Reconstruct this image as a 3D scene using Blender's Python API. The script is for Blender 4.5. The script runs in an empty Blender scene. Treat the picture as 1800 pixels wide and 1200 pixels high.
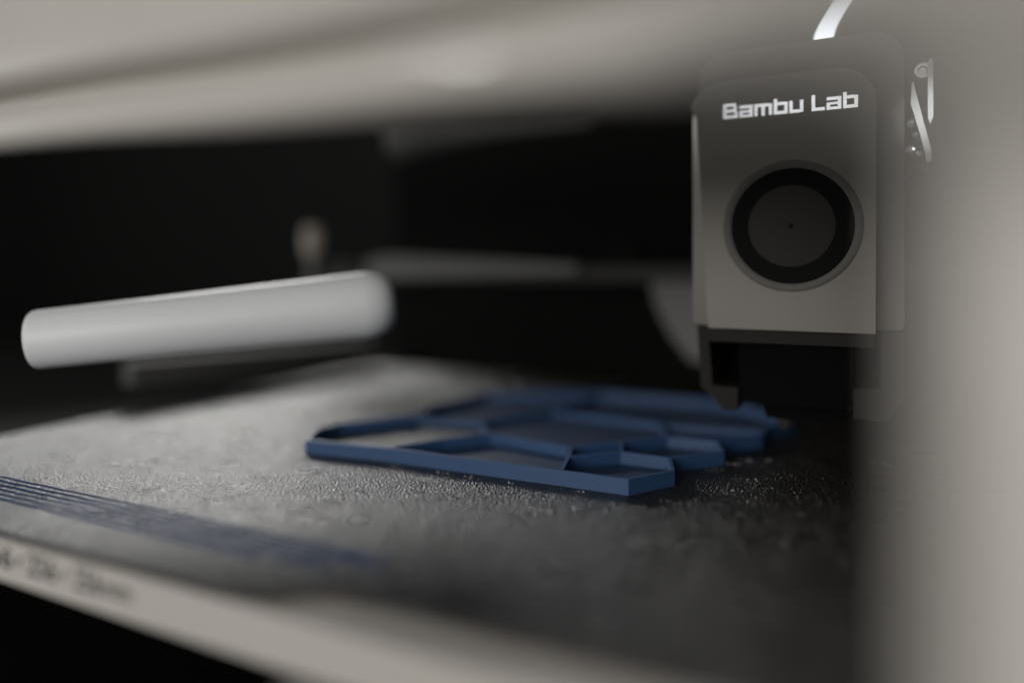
import bpy, bmesh, math, random
from mathutils import Vector, Matrix
R = math.radians
S = 0.001                     # everything below is written in millimetres
random.seed(7)
sc = bpy.context.scene
C = sc.collection

# ------------------------------------------------------------------ camera
cam = bpy.data.objects.new('camera', bpy.data.cameras.new('camera'))
C.objects.link(cam); sc.camera = cam
cam.location = (0, 0, 55 * S); cam.rotation_euler = (R(90), 0, R(26))
cd = cam.data
cd.sensor_width = 36; cd.lens = 25.4; cd.shift_y = -125 / 1800
cd.clip_start = 0.002; cd.clip_end = 20
cd.dof.use_dof = True; cd.dof.focus_distance = 0.185; cd.dof.aperture_fstop = 1.95

# ------------------------------------------------------------------ world, lamps, exposure
w = bpy.data.worlds.new("World"); sc.world = w; w.use_nodes = True
bg = w.node_tree.nodes['Background']
bg.inputs[0].default_value = (1.0, 0.98, 0.95, 1); bg.inputs[1].default_value = 0.10
vs = sc.view_settings
vs.view_transform = 'Standard'; vs.look = 'None'; vs.exposure = 0; vs.gamma = 1
sc.cycles.use_adaptive_sampling = False

def lamp(name, loc, target, sx, sy, power, color):
    d = bpy.data.lights.new(name, 'AREA'); d.shape = 'RECTANGLE'
    d.size = sx * S; d.size_y = sy * S; d.energy = power; d.color = color
    o = bpy.data.objects.new(name, d); C.objects.link(o)
    o.location = Vector(loc) * S
    o.rotation_euler = (Vector(target) - Vector(loc)).to_track_quat('-Z', 'Y').to_euler()
    return o
# soft room light coming in through the open front, from behind and above the camera
lamp('room_window_light', (-120, -330, 112), (-60, 120, 55), 350, 110, 0.93, (1.0, 0.965, 0.92))
# a window far behind on the left, whose light comes in over the low side wall
lamp('far_window_light', (-802.8, 721.0, 354.2), (-170, 200, 0), 300, 150, 4.3, (1.0, 0.985, 0.96))
# small lamp added above and behind the camera so the lettering glints
lamp('letter_glint_lamp', (-88, -700, 300), (-20, 206, 99), 200, 120, 0.33, (0.98, 0.99, 1.0))
# added fill light on the left, for the tool head's left edge
lamp('left_fill_light', (-650, 315, 110), (-60, 215, 70), 180, 150, 0.12, (0.98, 0.99, 1.0))
# second added fill, further forward, to brighten the cover's left chamfer
lamp('left_chamfer_fill', (-650, -15, 55), (-60, 200, 70), 170, 70, 0.36, (0.98, 0.99, 1.0))
# added spot that brightens the metal parts on the tool head's right flank
sd = bpy.data.lights.new('flank_fill_spot', 'SPOT'); sd.energy = 1.0; sd.color = (0.95, 0.98, 1.0); sd.spot_size = R(10); sd.spot_blend = 0.5; sd.shadow_soft_size = 0.004
so = bpy.data.objects.new('flank_fill_spot', sd); C.objects.link(so); so.location = Vector((68, 150, 128)) * S
so.rotation_euler = (Vector((17.5, 216, 96)) - Vector((68, 150, 128))).to_track_quat('-Z', 'Y').to_euler()

# ------------------------------------------------------------------ materials
def mat(name, col, rough=0.5, metal=0.0, bump=0.0, bscale=3000, var=0.0, vscale=60, coat=0.0, spec=0.5, emit=None):
    m = bpy.data.materials.new(name); m.use_nodes = True
    n = m.node_tree.nodes; l = m.node_tree.links
    b = n['Principled BSDF']
    b.inputs['Base Color'].default_value = (*col, 1); b.inputs['Roughness'].default_value = rough
    b.inputs['Metallic'].default_value = metal; b.inputs['Coat Weight'].default_value = coat
    b.inputs['Coat Roughness'].default_value = 0.12
    b.inputs['Specular IOR Level'].default_value = spec
    tc = n.new('ShaderNodeTexCoord')
    if bump:
        t = n.new('ShaderNodeTexNoise'); t.inputs['Scale'].default_value = bscale; t.inputs['Detail'].default_value = 3
        bp = n.new('ShaderNodeBump'); bp.inputs['Strength'].default_value = bump; bp.inputs['Distance'].default_value = 0.0002
        l.new(tc.outputs['Object'], t.inputs['Vector']); l.new(t.outputs['Fac'], bp.inputs['Height'])
        l.new(bp.outputs['Normal'], b.inputs['Normal'])
    if var:
        t2 = n.new('ShaderNodeTexNoise'); t2.inputs['Scale'].default_value = vscale; t2.inputs['Detail'].default_value = 4
        mx = n.new('ShaderNodeMix'); mx.data_type = 'RGBA'
        mx.inputs[6].default_value = (*[c * (1 - var) for c in col], 1)
        mx.inputs[7].default_value = (*[min(1, c * (1 + var)) for c in col], 1)
        l.new(tc.outputs['Object'], t2.inputs['Vector']); l.new(t2.outputs['Fac'], mx.inputs[0])
        l.new(mx.outputs[2], b.inputs['Base Color'])
    if emit:
        b.inputs['Emission Color'].default_value = (*emit[0], 1); b.inputs['Emission Strength'].default_value = emit[1]
    return m
M_frame = mat('painted_frame', (0.565, 0.54, 0.505), 0.45, var=0.05, vscale=25)
M_bed = mat('bed_carrier_paint', (0.60, 0.57, 0.535), 0.5, var=0.04, vscale=40)
M_black = mat('chamber_black', (0.0075, 0.0075, 0.007), 0.8, var=0.2, vscale=20, spec=0.08)
M_floor = mat('pale_floor_metal', (0.5, 0.5, 0.49), 0.8, var=0.2, vscale=20, spec=0.1)  # floor colour raised to lift the deep shade under the bed
M_dark = mat('dark_plastic', (0.03, 0.03, 0.028), 0.55, bump=0.15, bscale=1500, spec=0.3)
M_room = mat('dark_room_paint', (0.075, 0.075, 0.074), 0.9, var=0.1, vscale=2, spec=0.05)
M_void = mat('matte_near_black', (0.006, 0.006, 0.006), 0.9, spec=0.03)  # flat near-black shared by the cavity, hot end, bracket and collar
M_cover = mat('grey_cover_plastic', (0.20, 0.187, 0.165), 0.42, bump=0.12, bscale=5000, var=0.04, vscale=80)
M_house = mat('grey_housing_plastic', (0.10, 0.094, 0.085), 0.5, bump=0.12, bscale=4000)
M_shroud = mat('dark_shroud_plastic', (0.024, 0.0225, 0.02), 0.7, bump=0.12, bscale=4000, spec=0.2)
M_logo = mat('silver_white_foil', (0.93, 0.94, 0.95), 0.30, metal=0.9)
M_ink = mat('dark_grey_ink', (0.012, 0.012, 0.012), 0.6)
M_fan = mat('fan_black_rubber', (0.007, 0.007, 0.007), 0.7, spec=0.1)
M_fancap = mat('fan_hub_plastic', (0.030, 0.029, 0.025), 0.65, bump=0.1, bscale=3000, spec=0.3)
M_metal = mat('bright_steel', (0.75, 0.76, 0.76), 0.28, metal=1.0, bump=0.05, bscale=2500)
M_alu = mat('satin_aluminium', (0.55, 0.55, 0.54), 0.4, metal=0.7)
M_brass = mat('dark_nozzle_steel', (0.10, 0.10, 0.095), 0.5, metal=0.6)
M_white = mat('frosted_white_plastic', (0.90, 0.935, 0.96), 0.5, var=0.04, vscale=30, spec=0.7)
M_tube = mat('bright_strip_metal', (0.86, 0.90, 0.95), 0.17, metal=0.95)
M_rail = mat('grey_rail_metal', (0.14, 0.14, 0.135), 0.45, metal=0.2)
M_railmatte = mat('matte_rail', (0.09, 0.09, 0.087), 0.75, spec=0.2)
M_railpale = mat('lit_rail_and_chute_grey', (0.15, 0.15, 0.145), 0.5, metal=0.1)  # painted light on the rear rail; the chute's own grey
M_tan = mat('tan_knob_plastic', (0.6, 0.53, 0.46), 0.45)
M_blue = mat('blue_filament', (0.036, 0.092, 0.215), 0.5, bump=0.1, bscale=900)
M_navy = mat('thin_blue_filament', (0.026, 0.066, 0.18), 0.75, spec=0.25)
M_floorblue = mat('shaded_blue_floor', (0.020, 0.048, 0.11), 0.55, bump=0.1, bscale=900)  # darker copy of the blue: shade on the tray floor put into colour
M_crumb = mat('pale_crumb', (0.72, 0.68, 0.63), 0.4)

# layered look of the printed walls: fine horizontal layer lines
def layer_lines(m):
    n = m.node_tree.nodes; l = m.node_tree.links
    tc = n.new('ShaderNodeTexCoord'); wv = n.new('ShaderNodeTexWave'); wv.wave_type = 'BANDS'; wv.bands_direction = 'Z'
    wv.inputs['Scale'].default_value = 1600; wv.inputs['Distortion'].default_value = 0.4
    bp = n.new('ShaderNodeBump'); bp.inputs['Strength'].default_value = 0.25; bp.inputs['Distance'].default_value = 0.0001
    l.new(tc.outputs['Object'], wv.inputs['Vector']); l.new(wv.outputs['Fac'], bp.inputs['Height'])
    l.new(bp.outputs['Normal'], n['Principled BSDF'].inputs['Normal'])
layer_lines(M_blue)

# textured build plate: pebbled powder coat
def plate_material():
    m = bpy.data.materials.new('textured_plate_coating'); m.use_nodes = True
    n = m.node_tree.nodes; l = m.node_tree.links; b = n['Principled BSDF']
    tc = n.new('ShaderNodeTexCoord')
    v = n.new('ShaderNodeTexNoise'); v.inputs['Scale'].default_value = 1400; v.inputs['Detail'].default_value = 1.2
    v.inputs['Roughness'].default_value = 0.6
    l.new(tc.outputs['Object'], v.inputs['Vector'])
    bp = n.new('ShaderNodeBump'); bp.inputs['Strength'].default_value = 1.0; bp.inputs['Distance'].default_value = 0.00095
    l.new(v.outputs['Fac'], bp.inputs['Height']); l.new(bp.outputs['Normal'], b.inputs['Normal'])
    d = n.new('ShaderNodeTexNoise'); d.inputs['Scale'].default_value = 70; d.inputs['Detail'].default_value = 5
    l.new(tc.outputs['Object'], d.inputs['Vector'])
    mx = n.new('ShaderNodeMix'); mx.data_type = 'RGBA'
    mx.inputs[6].default_value = (0.010, 0.0095, 0.0085, 1); mx.inputs[7].default_value = (0.022, 0.020, 0.017, 1)
    l.new(d.outputs['Fac'], mx.inputs[0])
    # pale flecks of the coating
    vo = n.new('ShaderNodeTexVoronoi'); vo.inputs['Scale'].default_value = 1900; l.new(tc.outputs['Object'], vo.inputs['Vector'])
    sp = n.new('ShaderNodeSeparateColor'); l.new(vo.outputs['Color'], sp.inputs['Color'])
    fr = n.new('ShaderNodeMapRange'); fr.inputs['From Min'].default_value = 0.84; fr.inputs['From Max'].default_value = 0.96; fr.inputs['To Max'].default_value = 0.8
    l.new(sp.outputs['Red'], fr.inputs['Value'])
    mf = n.new('ShaderNodeMix'); mf.data_type = 'RGBA'; mf.inputs[7].default_value = (0.07, 0.055, 0.045, 1)
    l.new(mx.outputs[2], mf.inputs[6]); l.new(fr.outputs['Result'], mf.inputs[0]); l.new(mf.outputs[2], b.inputs['Base Color'])
    mr = n.new('ShaderNodeMapRange'); mr.inputs['To Min'].default_value = 0.22; mr.inputs['To Max'].default_value = 0.36
    l.new(d.outputs['Fac'], mr.inputs['Value']); l.new(mr.outputs['Result'], b.inputs['Roughness'])
    # specular level varies in random mottles
    wn = n.new('ShaderNodeTexNoise'); wn.inputs['Scale'].default_value = 240; wn.inputs['Detail'].default_value = 4
    l.new(tc.outputs['Object'], wn.inputs['Vector'])
    wr = n.new('ShaderNodeMapRange'); wr.inputs['From Min'].default_value = 0.35; wr.inputs['From Max'].default_value = 0.65
    wr.inputs['To Min'].default_value = 0.6; wr.inputs['To Max'].default_value = 1.0
    l.new(wn.outputs['Fac'], wr.inputs['Value']); l.new(wr.outputs['Result'], b.inputs['Specular IOR Level'])
    return m
M_plate = plate_material()

# ------------------------------------------------------------------ helpers
def thing(name, label, cat, loc=(0, 0, 0), group=None):
    o = bpy.data.objects.new(name, None); C.objects.link(o)
    o.empty_display_size = 0.01
    o.location = Vector(loc) * S
    o['label'] = label; o['category'] = cat
    if group: o['group'] = group
    return o
ORIG = {}
def obj(name, bm, m, parent=None, bevel=0, smooth=False, label=None, seg=2):
    """vertices are in scene millimetres; shifted so that the object's origin is its parent's base"""
    if bevel:
        es = [e for e in bm.edges if len(e.link_faces) == 2 and e.calc_face_angle(0) > R(35)]
        bmesh.ops.bevel(bm, geom=es, offset=bevel, segments=seg, affect='EDGES', profile=0.5, clamp_overlap=True)
    bmesh.ops.recalc_face_normals(bm, faces=bm.faces)
    off = Vector((0, 0, 0))
    p = parent
    while p is not None:
        off += p.location / S; p = p.parent
    for v in bm.verts: v.co = (v.co - off) * S
    me = bpy.data.meshes.new(name); bm.to_mesh(me); bm.free(); me.materials.append(m)
    if smooth:
        for f in me.polygons: f.use_smooth = True
        try: me.set_sharp_from_angle(angle=R(38))
        except Exception: pass
    o = bpy.data.objects.new(name, me); C.objects.link(o); o.parent = parent
    if label: o['label'] = label
    return o
def add_box(bm, x0, x1, y0, y1, z0, z1):
    vs_ = [bm.verts.new(c) for c in ((x0,y0,z0),(x1,y0,z0),(x1,y1,z0),(x0,y1,z0),(x0,y0,z1),(x1,y0,z1),(x1,y1,z1),(x0,y1,z1))]
    for f in ((3,2,1,0),(4,5,6,7),(0,1,5,4),(1,2,6,5),(2,3,7,6),(3,0,4,7)): bm.faces.new([vs_[i] for i in f])
def box(*a):
    bm = bmesh.new(); add_box(bm, *a); return bm
def prism(pts, a, b, axis='z', bm=None):
    """extrude a 2-D outline from a to b: axis z -> pts (x,y); axis y -> pts (x,z); axis x -> pts (y,z)"""
    bm = bm or bmesh.new()
    def P(p, h):
        return {'z': (p[0], p[1], h), 'y': (p[0], h, p[1]), 'x': (h, p[0], p[1])}[axis]
    lo = [bm.verts.new(P(p, a)) for p in pts]; hi = [bm.verts.new(P(p, b)) for p in pts]
    bm.faces.new(lo); bm.faces.new(hi[::-1])
    for i in range(len(pts)):
        j = (i + 1) % len(pts); bm.faces.new((lo[i], lo[j], hi[j], hi[i]))
    return bm
def rrect(x0, x1, z0, z1, r, n=8):
    """rounded rectangle outline; r = radii (bottom left, bottom right, top right, top left)"""
    out = []
    for (cx, cz, a0, rr) in ((x0+r[0], z0+r[0], 180, r[0]), (x1-r[1], z0+r[1], 270, r[1]), (x1-r[2], z1-r[2], 0, r[2]), (x0+r[3], z1-r[3], 90, r[3])):
        k = n if rr > 0.3 else 0
        for i in range(k + 1):
            a = R(a0 + 90 * i / max(k, 1)); out.append((cx + rr * math.cos(a), cz + rr * math.sin(a)))
    return out
def sweep(profile_at, path, closed_profile=True):
    """profile_at(i) -> list of (side, up); path = list of (pos, tangent angle about Z)"""
    bm = bmesh.new(); rings = []
    for i, (p, ang) in enumerate(path):
        sx, sy = math.sin(ang), -math.cos(ang)
        rings.append([bm.verts.new((p[0] + sx * s, p[1] + sy * s, p[2] + u)) for s, u in profile_at(i)])
    n = len(rings[0])
    for a, b in zip(rings, rings[1:]):
        for i in range(n):
            j = (i + 1) % n; bm.faces.new((a[i], a[j], b[j], b[i]))
    bm.faces.new(rings[0]); bm.faces.new(rings[-1][::-1])
    return bm
def tube(pts, rad, seg=24, bm=None, caps=True):
    bm = bm or bmesh.new(); rings = []
    pts = [Vector(p) for p in pts]
    rads = rad if isinstance(rad, (list, tuple)) else [rad] * len(pts)
    ref = None
    for i, p in enumerate(pts):
        t = (pts[min(i+1, len(pts)-1)] - pts[max(i-1, 0)]).normalized()
        if ref is None: ref = t.orthogonal().normalized()
        ref = (ref - t * ref.dot(t)).normalized(); bi = t.cross(ref)
        rings.append([bm.verts.new(p + (ref * math.cos(2*math.pi*k/seg) + bi * math.sin(2*math.pi*k/seg)) * rads[i]) for k in range(seg)])
    for a, b in zip(rings, rings[1:]):
        for k in range(seg):
            j = (k + 1) % seg; bm.faces.new((a[k], a[j], b[j], b[k]))
    if caps: bm.faces.new(rings[0][::-1]); bm.faces.new(rings[-1])
    return bm
def disc_y(cx, cz, prof, seg=64):
    """lathe round a horizontal axis running in Y; prof = list of (radius, y)"""
    bm = bmesh.new(); rings = []
    for r, y in prof:
        rings.append([bm.verts.new((cx + r*math.cos(2*math.pi*k/seg), y, cz + r*math.sin(2*math.pi*k/seg))) for k in range(seg)])
    for a, b in zip(rings, rings[1:]):
        for k in range(seg):
            j = (k + 1) % seg; bm.faces.new((a[k], a[j], b[j], b[k]))
    bm.faces.new(rings[0][::-1]); bm.faces.new(rings[-1])
    return bm
def smooth_path(pts, n=8):
    out = []
    P = [Vector(p) for p in pts]; P = [2*P[0]-P[1]] + P + [2*P[-1]-P[-2]]
    for i in range(1, len(P) - 2):
        for k in range(n):
            t = k / n
            out.append(0.5*((2*P[i]) + (P[i+1]-P[i-1])*t + (2*P[i-1]-5*P[i]+4*P[i+1]-P[i+2])*t*t + (3*P[i]-P[i-1]-3*P[i+1]+P[i+2])*t**3))
    out.append(P[-2]); return out

# ------------------------------------------------------------------ the enclosure
enc = thing('printer_enclosure', 'pale grey printer enclosure, its blurred front opening framing the black chamber inside', 'printer housing', (0, 0, -160))
obj('back_wall', box(-275, 75, 400, 404, -160, 190), M_black, enc)
obj('side_wall', box(-275, -271, 62, 399.9, -160, -4), M_black, enc)
obj('corner_post', box(-283, -271, 400.1, 412, -160, 190), M_black, enc)
obj('side_wall', box(75.5, 79.5, 90, 404, -160, 190), M_black, enc)
obj('chamber_floor', box(-270.9, 75, 62, 399.9, -160, -157), M_floor, enc)
# the unlit room far behind the open side
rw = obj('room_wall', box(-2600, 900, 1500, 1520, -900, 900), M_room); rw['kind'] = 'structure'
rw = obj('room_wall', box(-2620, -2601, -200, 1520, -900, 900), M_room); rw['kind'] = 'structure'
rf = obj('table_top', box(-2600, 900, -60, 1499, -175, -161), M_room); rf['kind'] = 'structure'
# front top beam: rounded lower lip, groove, flat fascia; bows round towards the right post
def beam_profile(k):
    pr = []
    for i in range(9):                      # lower lip, round
        a = R(-170 + i * 33); pr.append((1.0 + 4.4 * math.cos(a), 4.4 + 4.4 * math.sin(a)))
    pr += [(-0.6, 8.9), (-4.5, 9.2), (-4.5, 12.0), (1.0, 12.4), (3.4, 13.6), (4.6, 16), (5.0, 24), (5.0, 46), (-9, 46), (-9, 6)]
    return pr
bp_ = smooth_path([(-315, 90, 80.2), (-218, 88.5, 79.5), (-138, 85, 78.3), (-84, 82, 76.2), (-38, 76, 74.4), (-17, 67, 72.0), (-5.5, 54, 69.2), (3, 39, 65.0), (8, 26, 59)], 6)
path = []
for i, p in enumerate(bp_):
    d = bp_[min(i+1, len(bp_)-1)] - bp_[max(i-1, 0)]
    path.append((p, math.atan2(d.y, d.x)))
obj('top_beam', sweep(beam_profile, path), M_frame, enc, smooth=True)
obj('glint_sliver', prism([(-52, 80.5), (-46, 79.9), (-41.5, 78.6), (-36, 78.6), (-30.5, 79.7), (-36, 79.2), (-41.5, 79.3), (-46, 80.5)], 70.4, 70.7, 'y'), M_metal, enc)  # thin metal sliver added to make the glint on the beam
# right front post: tall, thick, rounded corner
post = [(4.5 - 0.8*math.cos(R(a)), 45.2 - 2.2*math.sin(R(a))) for a in range(-60, 91, 15)] + [(30, 41.5), (75, 38), (75, 89), (60, 89), (14, 50)]
obj('front_post', prism(post, -160, 190, 'z'), M_frame, enc, smooth=True)

# ------------------------------------------------------------------ heated bed
bed = thing('heated_bed', 'off-white heated bed carrier under the dark plate, size figures printed on its front edge', 'print bed', (-120, 215, -10.4))
obj('carrier', prism(rrect(-262, 64, 89.9, 346, (4, 4, 4, 4), 6), -10.4, -1.6), M_bed, bed, bevel=0.8, smooth=True, seg=3)
for word, xa, xb, hh in (('256', -172.2, -160.0, 4.9), ('\u00d7', -158.4, -156.5, 2.0), ('256', -154.7, -145.1, 4.9), ('\u00d7', -143.5, -141.8, 2.0), ('256', -139.5, -131.6, 4.9), ('mm', -131.0, -122.8, 2.6)):
    cu = bpy.data.curves.new('figures', 'FONT'); cu.body = word; cu.size = 5; cu.extrude = 0.02; cu.resolution_u = 3; cu.offset = 0.07
    to = bpy.data.objects.new('figures_tmp', cu); C.objects.link(to)
    bpy.context.view_layer.update()
    me = bpy.data.meshes.new_from_object(to.evaluated_get(bpy.context.evaluated_depsgraph_get()))
    bpy.data.objects.remove(to)
    xs = [v.co.x for v in me.vertices]; ys = [v.co.y for v in me.vertices]
    z0 = -7.6 if hh > 3 else (-6.3 if hh < 2.5 else -7.1)
    for v in me.vertices:
        x = xa + (v.co.x - min(xs)) / (max(xs) - min(xs)) * (xb - xa)
        z = z0 + (v.co.y - min(ys)) / (max(ys) - min(ys)) * hh
        v.co = Vector((x + 120, (89.9 - 0.03 + v.co.z) - 215, z + 10.4)) * S
    me.materials.clear(); me.materials.append(M_ink)
    lt = bpy.data.objects.new('printed_figures', me); C.objects.link(lt); lt.parent = bed

# flexible build plate: sheet with a wide handle tab on its front edge
plate = thing('build_plate', 'dark pebbled steel build plate lying on the bed, glossy at its left side', 'build plate', (-120, 215, -1.5))
out = [(-250, 98.6), (-232, 98.6), (-229, 90.0), (-100, 90.0), (-92, 91.5), (-86, 96.5), (-81, 98.6), (56, 98.6), (60, 102), (60, 340), (56, 344), (-254, 344), (-258, 340), (-258, 104)]
obj('spring_steel_sheet', prism(out, -1.5, 0.0), M_plate, plate)

# ------------------------------------------------------------------ blue print
pr = thing('honeycomb_tray', 'shallow blue printed tray of honeycomb cells on the dark plate beneath the tool head', 'printed tray', (-90, 220, 0))
outer = [(-151.5, 168.2), (-124.3, 170.8), (-69.6, 171.0), (-51.8, 171.0), (-43.5, 184), (-47.3, 196), (-35.5, 209.5), (-39.4, 222), (-28.5, 235), (-27, 250), (-21, 263), (-40, 286), (-58, 292), (-100, 290), (-143, 268), (-147, 234), (-143, 216), (-159, 192), (-159.5, 182)]
def inset(pts, d):
    n = len(pts); o = []
    area = sum(pts[i][0]*pts[(i+1)%n][1]-pts[(i+1)%n][0]*pts[i][1] for i in range(n))
    sg = 1 if area > 0 else -1
    for i in range(n):
        p0, p1, p2 = Vector(pts[i-1]), Vector(pts[i]), Vector(pts[(i+1) % n])
        a = (p1-p0).normalized(); b = (p2-p1).normalized()
        na = Vector((-a.y, a.x))*sg; nb = Vector((-b.y, b.x))*sg
        m_ = (na+nb).normalized(); o.append(tuple(p1 + m_ * d / max(0.35, m_.dot(na))))
    return o
def ring_wall(pts, t, z0, z1):
    inn = inset(pts, t); bm = bmesh.new(); n = len(pts)
    V = [[bm.verts.new((*p, z)) for p in q] for q in (pts, inn) for z in (z0, z1)]   # outer lo, outer hi, inner lo, inner hi
    for i in range(n):
        j = (i+1) % n
        bm.faces.new((V[0][i], V[0][j], V[1][j], V[1][i])); bm.faces.new((V[2][i], V[2][j], V[3][j], V[3][i]))
        bm.faces.new((V[1][i], V[1][j], V[3][j], V[3][i])); bm.faces.new((V[0][i], V[0][j], V[2][j], V[2][i]))
    return bm
WT = 0.95
obj('outer_wall', ring_wall(outer, WT, 0.01, 4.0), M_blue, pr, bevel=0.14)
def strip_wall(pts, t, z1):
    """a wall following an open polyline, mitred at its bends"""
    P = [Vector(p) for p in pts]; L, Rr = [], []
    for i, p in enumerate(P):
        a = (p - P[i-1]).normalized() if i else (P[1]-p).normalized()
        b = (P[i+1]-p).normalized() if i < len(P)-1 else a
        na = Vector((-a.y, a.x)); nb = Vector((-b.y, b.x)); m_ = (na+nb).normalized(); k = t/2/max(0.4, m_.dot(na))
        L.append(tuple(p+m_*k)); Rr.append(tuple(p-m_*k))
    return prism(L + Rr[::-1], 0.5, z1)
div = [[(-47.6, 196), (-61.8, 196.5), (-73, 184.8), (-69.8, 172.3)],
       [(-39.9, 221.4), (-54.4, 221), (-65, 208), (-61.9, 197.2)],
       [(-73, 185.5), (-76.5, 196), (-65.6, 207.8)],
       [(-77.2, 196.1), (-105.4, 200.6), (-115, 188.4), (-123.6, 172.2)],
       [(-105.6, 201.3), (-119, 219), (-142, 216.2)],
       [(-54.6, 221.7), (-62, 243.5), (-28.2, 248.6)],
       [(-118.6, 219.6), (-105, 249), (-62.7, 244)],
       [(-104.8, 249.7), (-101, 289)]]
for i, d in enumerate(div):
    obj('divider', strip_wall(d, WT, 3.97 - 0.012 * i - (1.1 if i > 3 else 0)), M_blue, pr, bevel=0.14)
fl = [(-123.3, 171.6), (-52.6, 171.7), (-44.6, 184), (-48.4, 195.7), (-36.6, 209.6), (-40.6, 222), (-29.6, 235.4), (-28.2, 250.5), (-22.8, 262.6), (-40.8, 284.6), (-58, 290.6), (-99.7, 288.7), (-141.7, 267.2), (-145.7, 234.6), (-141.9, 216.6), (-119, 219.4), (-105.4, 200.8), (-115, 188.4)]
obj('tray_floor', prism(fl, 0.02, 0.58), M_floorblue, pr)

# purge strip: thin parallel beads of blue filament near the front edge
pg = thing('purge_strip', 'thin parallel blue beads of filament laid along the front edge of the dark plate', 'purge lines', (-140, 107, 0))
for i in range(6):
    y = 113.4 - i * 2.2
    x1 = (-80, -84, -79, -92, -87, -101)[i]
    pts = [(-236 + 4*k, y + 0.10*math.sin(k*1.7+i), 0.12) for k in range(int((x1+236)/4)+1)]
    obj('bead', tube(pts, 0.15 + 0.03*(i % 3), 8), M_navy, pg, smooth=True)

# crumbs of filament round the print
bm = bmesh.new()
spots = [(-34.8, 211.6), (-31.7, 211.8), (-29.4, 217.6), (-25.4, 221.0), (-25.7, 198.6), (-37.5, 204.4), (-29.3, 186.5), (5.9, 230.8), (-41.4, 171.0), (-117.4, 167.6), (-103.0, 168.2), (-93.9, 167.9), (-63.8, 168.9), (-82.1, 167.6), (-38.0, 201.6)]
for (cx, cy) in spots:
    for k in range(6):
        q = bmesh.ops.create_icosphere(bm, subdivisions=1, radius=random.uniform(0.07, 0.24))
        M_ = Matrix.Translation((cx + random.gauss(0, 1.6) * (k > 0), cy + random.gauss(0, 0.6) * (k > 0), 0.12)) @ Matrix.Rotation(random.random()*6, 4, 'Z') @ Matrix.Diagonal((2.2, 0.8, 0.6, 1))
        bmesh.ops.transform(bm, matrix=M_, verts=q['verts'])
cr = obj('filament_crumbs', bm, M_crumb)
cr['label'] = 'tiny pale crumbs scattered on the dark plate round the blue tray'; cr['category'] = 'crumbs'; cr['kind'] = 'stuff'

# ------------------------------------------------------------------ tool head
th = thing('tool_head', 'grey printer tool head with white lettering and a round black fan, above the blue tray', 'tool head', (-17, 220, 16))
FY = 206.0
cbm = prism(rrect(-44.2, 2.3, 39.2, 107.2, (0.2, 0.2, 9, 9), 10), FY, 214.0, 'y')
es = [e for e in cbm.edges if all(v.co.y < FY + 0.1 for v in e.verts) and (sum(v.co.x for v in e.verts) / 2 < (-43.5 if sum(v.co.z for v in e.verts) < 196 else -38))]
bmesh.ops.bevel(cbm, geom=es, offset=3.1, segments=1, affect='EDGES', profile=0.5)
for v in cbm.verts:
    if abs(v.co.y - FY) < 0.02 and v.co.x < -40.9 and v.co.z < 101: v.co.x += 2.2 * min(1, (101 - v.co.z) / 3)
cov = obj('front_cover', cbm, M_cover, th, bevel=0.45, smooth=True, seg=3)
obj('housing', prism(rrect(-43.6, 9.4, 39.3, 118.3, (1.5, 1.5, 8, 8), 8), 214.05, 252, 'y'), M_house, th, bevel=1.5, smooth=True, seg=3)
obj('lower_ledge', box(-40.6, 2.1, 208.2, 212.2, 35.0, 38.6), M_shroud, th, bevel=0.4)
# lower shroud: left and right cheeks round a black cavity
obj('shroud_cheek', prism([(-43.6, 38.9), (-42.6, 21.5), (-36.1, 15.2), (-32.3, 15.4), (-32.3, 21.6), (-39.3, 21.9), (-40.3, 33.5), (-40.6, 38.9)], 212.3, 250, 'y'), M_shroud, th, bevel=0.5)
obj('shroud_cheek', prism([(9.2, 38.9), (9.2, 21.5), (5.4, 15.4), (-2.6, 15.8), (-2.6, 23.6), (4.0, 24.0), (4.1, 38.9)], 212.3, 250, 'y'), M_shroud, th, bevel=0.5)
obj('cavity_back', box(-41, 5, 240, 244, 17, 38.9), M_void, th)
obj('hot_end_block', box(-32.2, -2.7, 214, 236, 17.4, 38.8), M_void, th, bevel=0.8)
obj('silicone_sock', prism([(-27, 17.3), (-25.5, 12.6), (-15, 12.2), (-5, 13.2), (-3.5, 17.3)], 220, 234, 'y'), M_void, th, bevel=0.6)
obj('nozzle', tube([(-21, 227, 12.1), (-21, 227, 10.0), (-21, 227, 8.0)], [3.0, 2.4, 0.6], 16), M_brass, th, smooth=True)
# fan: shallow recess rim, black annulus, hub disc
cx, cz = -17.6, 66.8
obj('fan_rim', disc_y(cx, cz, [(17.6, FY+0.2), (17.6, FY-0.03), (16.9, FY-0.16), (15.9, FY-0.16), (15.6, FY-0.03), (15.6, FY+0.2)]), M_house, th, smooth=True)
fan = obj('fan_ring', disc_y(cx, cz, [(15.5, FY+0.2), (15.5, FY-0.06), (10.6, FY-0.06), (10.4, FY+0.2)]), M_fan, th, smooth=True)
hub = obj('fan_hub', disc_y(cx, cz, [(10.9, FY+0.2), (10.9, FY-0.12), (10.6, FY-0.2), (0.9, FY-0.2), (0.8, FY-0.12)]), M_fancap, th, smooth=True)
obj('hub_pin', disc_y(cx, cz, [(0.6, FY), (0.6, FY-0.2), (0.4, FY-0.25)], 16), M_fan, hub)

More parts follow.
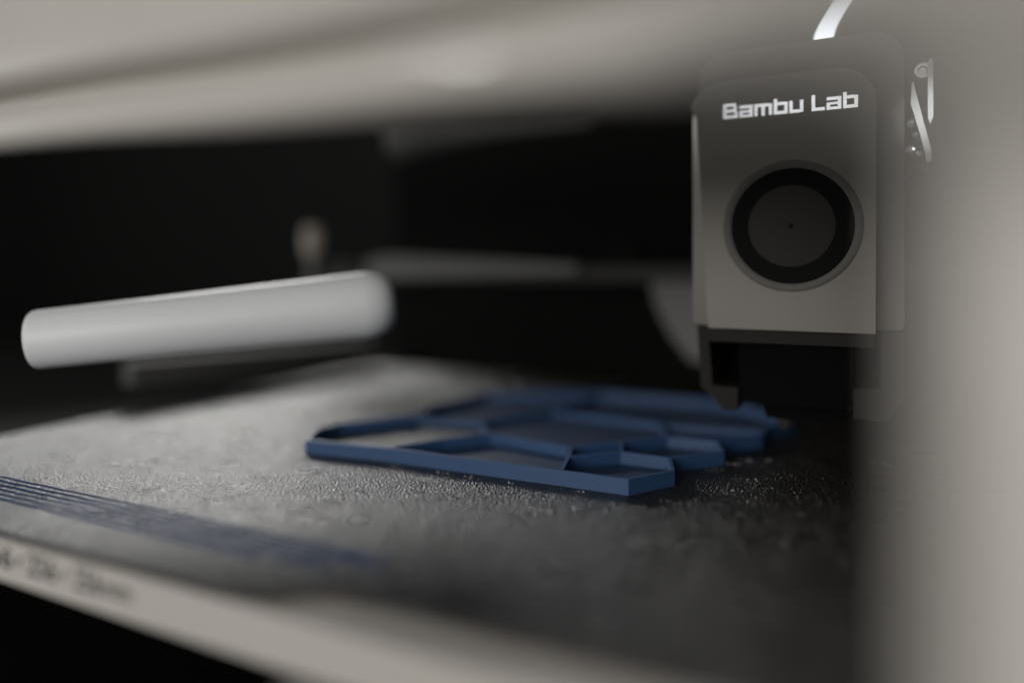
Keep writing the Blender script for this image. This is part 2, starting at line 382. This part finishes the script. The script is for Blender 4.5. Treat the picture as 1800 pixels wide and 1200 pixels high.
# lettering, built from butted strokes
def glyph(ch, H=4.2, h=3.3, s=0.86):
    if ch == 'B': w = 3.9; r = [(0,s,0,H),(s,w-.5,H-s,H),(w-s-.3,w-.3,H/2+s/2,H-s),(s,w-.3,H/2-s/2,H/2+s/2),(w-s,w,s,H/2-s/2),(s,w,0,s)]
    elif ch == 'a': w = 3.5; r = [(0,w-s,h-s,h),(w-s,w,0,h),(s,w-s,0,s*.85),(0,s,0,h*.58),(s,w-s,h*.58-s*.75,h*.58)]
    elif ch == 'm': w = 4.6; r = [(0,s,0,h),(s,w-s,h-s,h),(w/2-s/2,w/2+s/2,0,h-s),(w-s,w,0,h-.15)]
    elif ch == 'b': w = 3.5; r = [(0,s,0,H),(s,w-s,h-s,h),(w-s,w,0,h-.1),(s,w-s,0,s)]
    elif ch == 'u': w = 3.5; r = [(0,s,0,h),(s,w-s,0,s),(w-s,w,.1,h)]
    elif ch == 'L': w = 3.2; r = [(0,s,0,H),(s,w,0,s)]
    return w, r
x = -35.2; base = 96.9
for ch in 'Bambu Lab':
    if ch == ' ': x += 1.6; continue
    wd, rs = glyph(ch)
    bm = bmesh.new()
    for (a, b, c, d) in rs: add_box(bm, x+a, x+b, FY-0.12, FY+0.1, base+c, base+d)
    o = obj('letter', bm, M_logo, cov)
    x += wd + 0.42
# guide tube above the housing: flat strip leaned to mirror the added lamp
gp = smooth_path([(-10.5, 221.5, 112), (-10.3, 221.5, 121), (-7.5, 221.5, 127), (-3.0, 222, 134), (3, 223, 144), (12, 225, 156)], 5)
gb = prism([(p.x - 2.6, p.z) for p in gp] + [(p.x + 2.6, p.z) for p in gp[::-1]], 221, 222, 'y')
for v in gb.verts: v.co.y -= (v.co.z - 121) * 0.062
obj('guide_strip', gb, M_tube, th, bevel=0.25)
# exposed extruder parts on the right flank: plate, idler screw, slanted lever, gears
obj('cutter_plate', prism([(14.7, 108.5), (15.3, 109.6), (15.9, 108.5), (15.9, 94.5), (15.3, 92.6), (14.7, 94.0)], 214, 216, 'y'), M_alu, th, bevel=0.15)
obj('idler_screw', disc_y(13.6, 106.8, [(2.3, 216.5), (2.3, 215.4), (1.9, 215.0), (1.1, 215.0), (0.9, 215.6)], 32), M_metal, th, smooth=True)
obj('cutter_lever', prism([(10.9, 98.5), (11.2, 104.0), (11.6, 104.0), (12.6, 99), (15.6, 86), (15.6, 83), (14.4, 83), (14.2, 85.5), (12.6, 92)], 215.2, 216.6, 'y'), M_alu, th, bevel=0.15)
g = bmesh.new()
for (gx, gz, gr) in ((11.5, 93.8, 1.5), (12.4, 90.6, 1.1), (11.2, 86.6, 1.5), (13.0, 85.4, 1.1)):
    q = bmesh.ops.create_uvsphere(g, u_segments=16, v_segments=10, radius=gr)
    bmesh.ops.transform(g, matrix=Matrix.Translation((gx, 217.6, gz)), verts=q['verts'])
obj('extruder_gears', g, M_metal, th, smooth=True)
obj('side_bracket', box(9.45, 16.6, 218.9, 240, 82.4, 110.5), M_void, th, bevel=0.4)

# ------------------------------------------------------------------ things in the chamber
lb = thing('frosted_bar', 'frosted white bar with a rounded right end, jutting from the left wall above the plate', 'bar', (-244, 142, 32))
A, B = Vector((-211.7, 124.8, 35.3)), Vector((-140.0, 182.0, 44.0)); d = (B - A).normalized()
n = 7; capp = [(B + d * (9.9*math.sin(R(90*i/n)) - 0.5), 10.3*max(0.02, math.cos(R(90*i/n)))**0.55) for i in range(0, n+1)]
pp = [(A + d*0, 7.7), (A + d*0.5, 8.1), (A + d*1.2, 8.25), (A + d*40, 8.9), (A + d*80, 9.9)] + capp
obj('bar_body', tube([p for p, r in pp], [r for p, r in pp], 40), M_white, lb, smooth=True)
obj('end_collar', tube([(-270.9, A.y + 45, A.z), (-235, A.y + 22, A.z), A - d*0.05 + Vector((0, 2.5, 0))], 2.5, 24), M_void, lb, smooth=True)
gr = thing('lower_rail', 'dark grey flat rail just below the frosted white bar', 'rail', (-229, 166, 18))
A2, B2 = Vector((-274.8, 199.7, 12)), Vector((-252.3, 333.1, 11.2))
obj('rail_profile', tube([A2, A2 + (B2-A2)*0.5, B2], 6.5, 4), M_railmatte, gr, bevel=0.3)
rr_ = thing('rear_rail', 'long metal rail across the back of the chamber, its lit left part a pale wedge', 'rail', (-150, 320, 50))
obj('rail_bar', box(-238, 70, 318, 326, 50, 57), M_dark, rr_, bevel=0.8)  # bar kept dark, so the rail's falloff of light sits in the colours
obj('rail_lit_wedge', prism([(-240, 50.5), (-240, 60), (-226, 62.5), (-180, 60.5), (-120, 57.5), (-120, 54)], 314, 317.9, 'y'), M_railpale, rr_, bevel=0.5)  # pale tapering wedge paints the light on the rail's left part
obj('rail_carriage', box(-106, -92, 318.1, 325, 57.1, 68), M_black, rr_, bevel=0.8)
obj('rail_end', box(-271, -238.1, 316, 328, 46, 58), M_dark, rr_, bevel=0.8)
kn = thing('tan_knob', 'small round tan knob on a stem behind the frosted bar', 'knob', (-279, 309, 55))
kx, ky = -264.5, 300
obj('knob_cap', tube([(kx, ky, 63), (kx, ky, 65), (kx, ky, 76), (kx, ky, 78.5)], [4.0, 5.0, 5.0, 3.4], 24), M_tan, kn, smooth=True)
obj('stem', tube([(kx, ky, 44), (kx, ky, 62.9)], 2.6, 16), M_rail, kn, smooth=True)
sh = thing('rear_chute', 'pale tapered chute behind the left side of the tool head', 'chute', (-72, 332, 12))
obj('chute_shell', prism([(-89, 50), (-88, 53), (-40, 53), (-40, 14), (-70, 14), (-79, 25), (-86, 38)], 328, 338, 'y'), M_railpale, sh, bevel=1.2)
dc = thing('upper_glow_form', 'dim grey tapered form added for the glow high at the back of the chamber beneath the front beam', 'glow form', (-170, 285, 112))
obj('glow_form_body', tube([(-196, 270, 112), (-190, 274, 113), (-180, 279, 114.5), (-150, 292, 118), (-110, 308, 121)], [4.5, 9.0, 7.5, 3.8, 1.6], 20), M_rail, dc, smooth=True)  # tapered body added for the soft glow beneath the beam
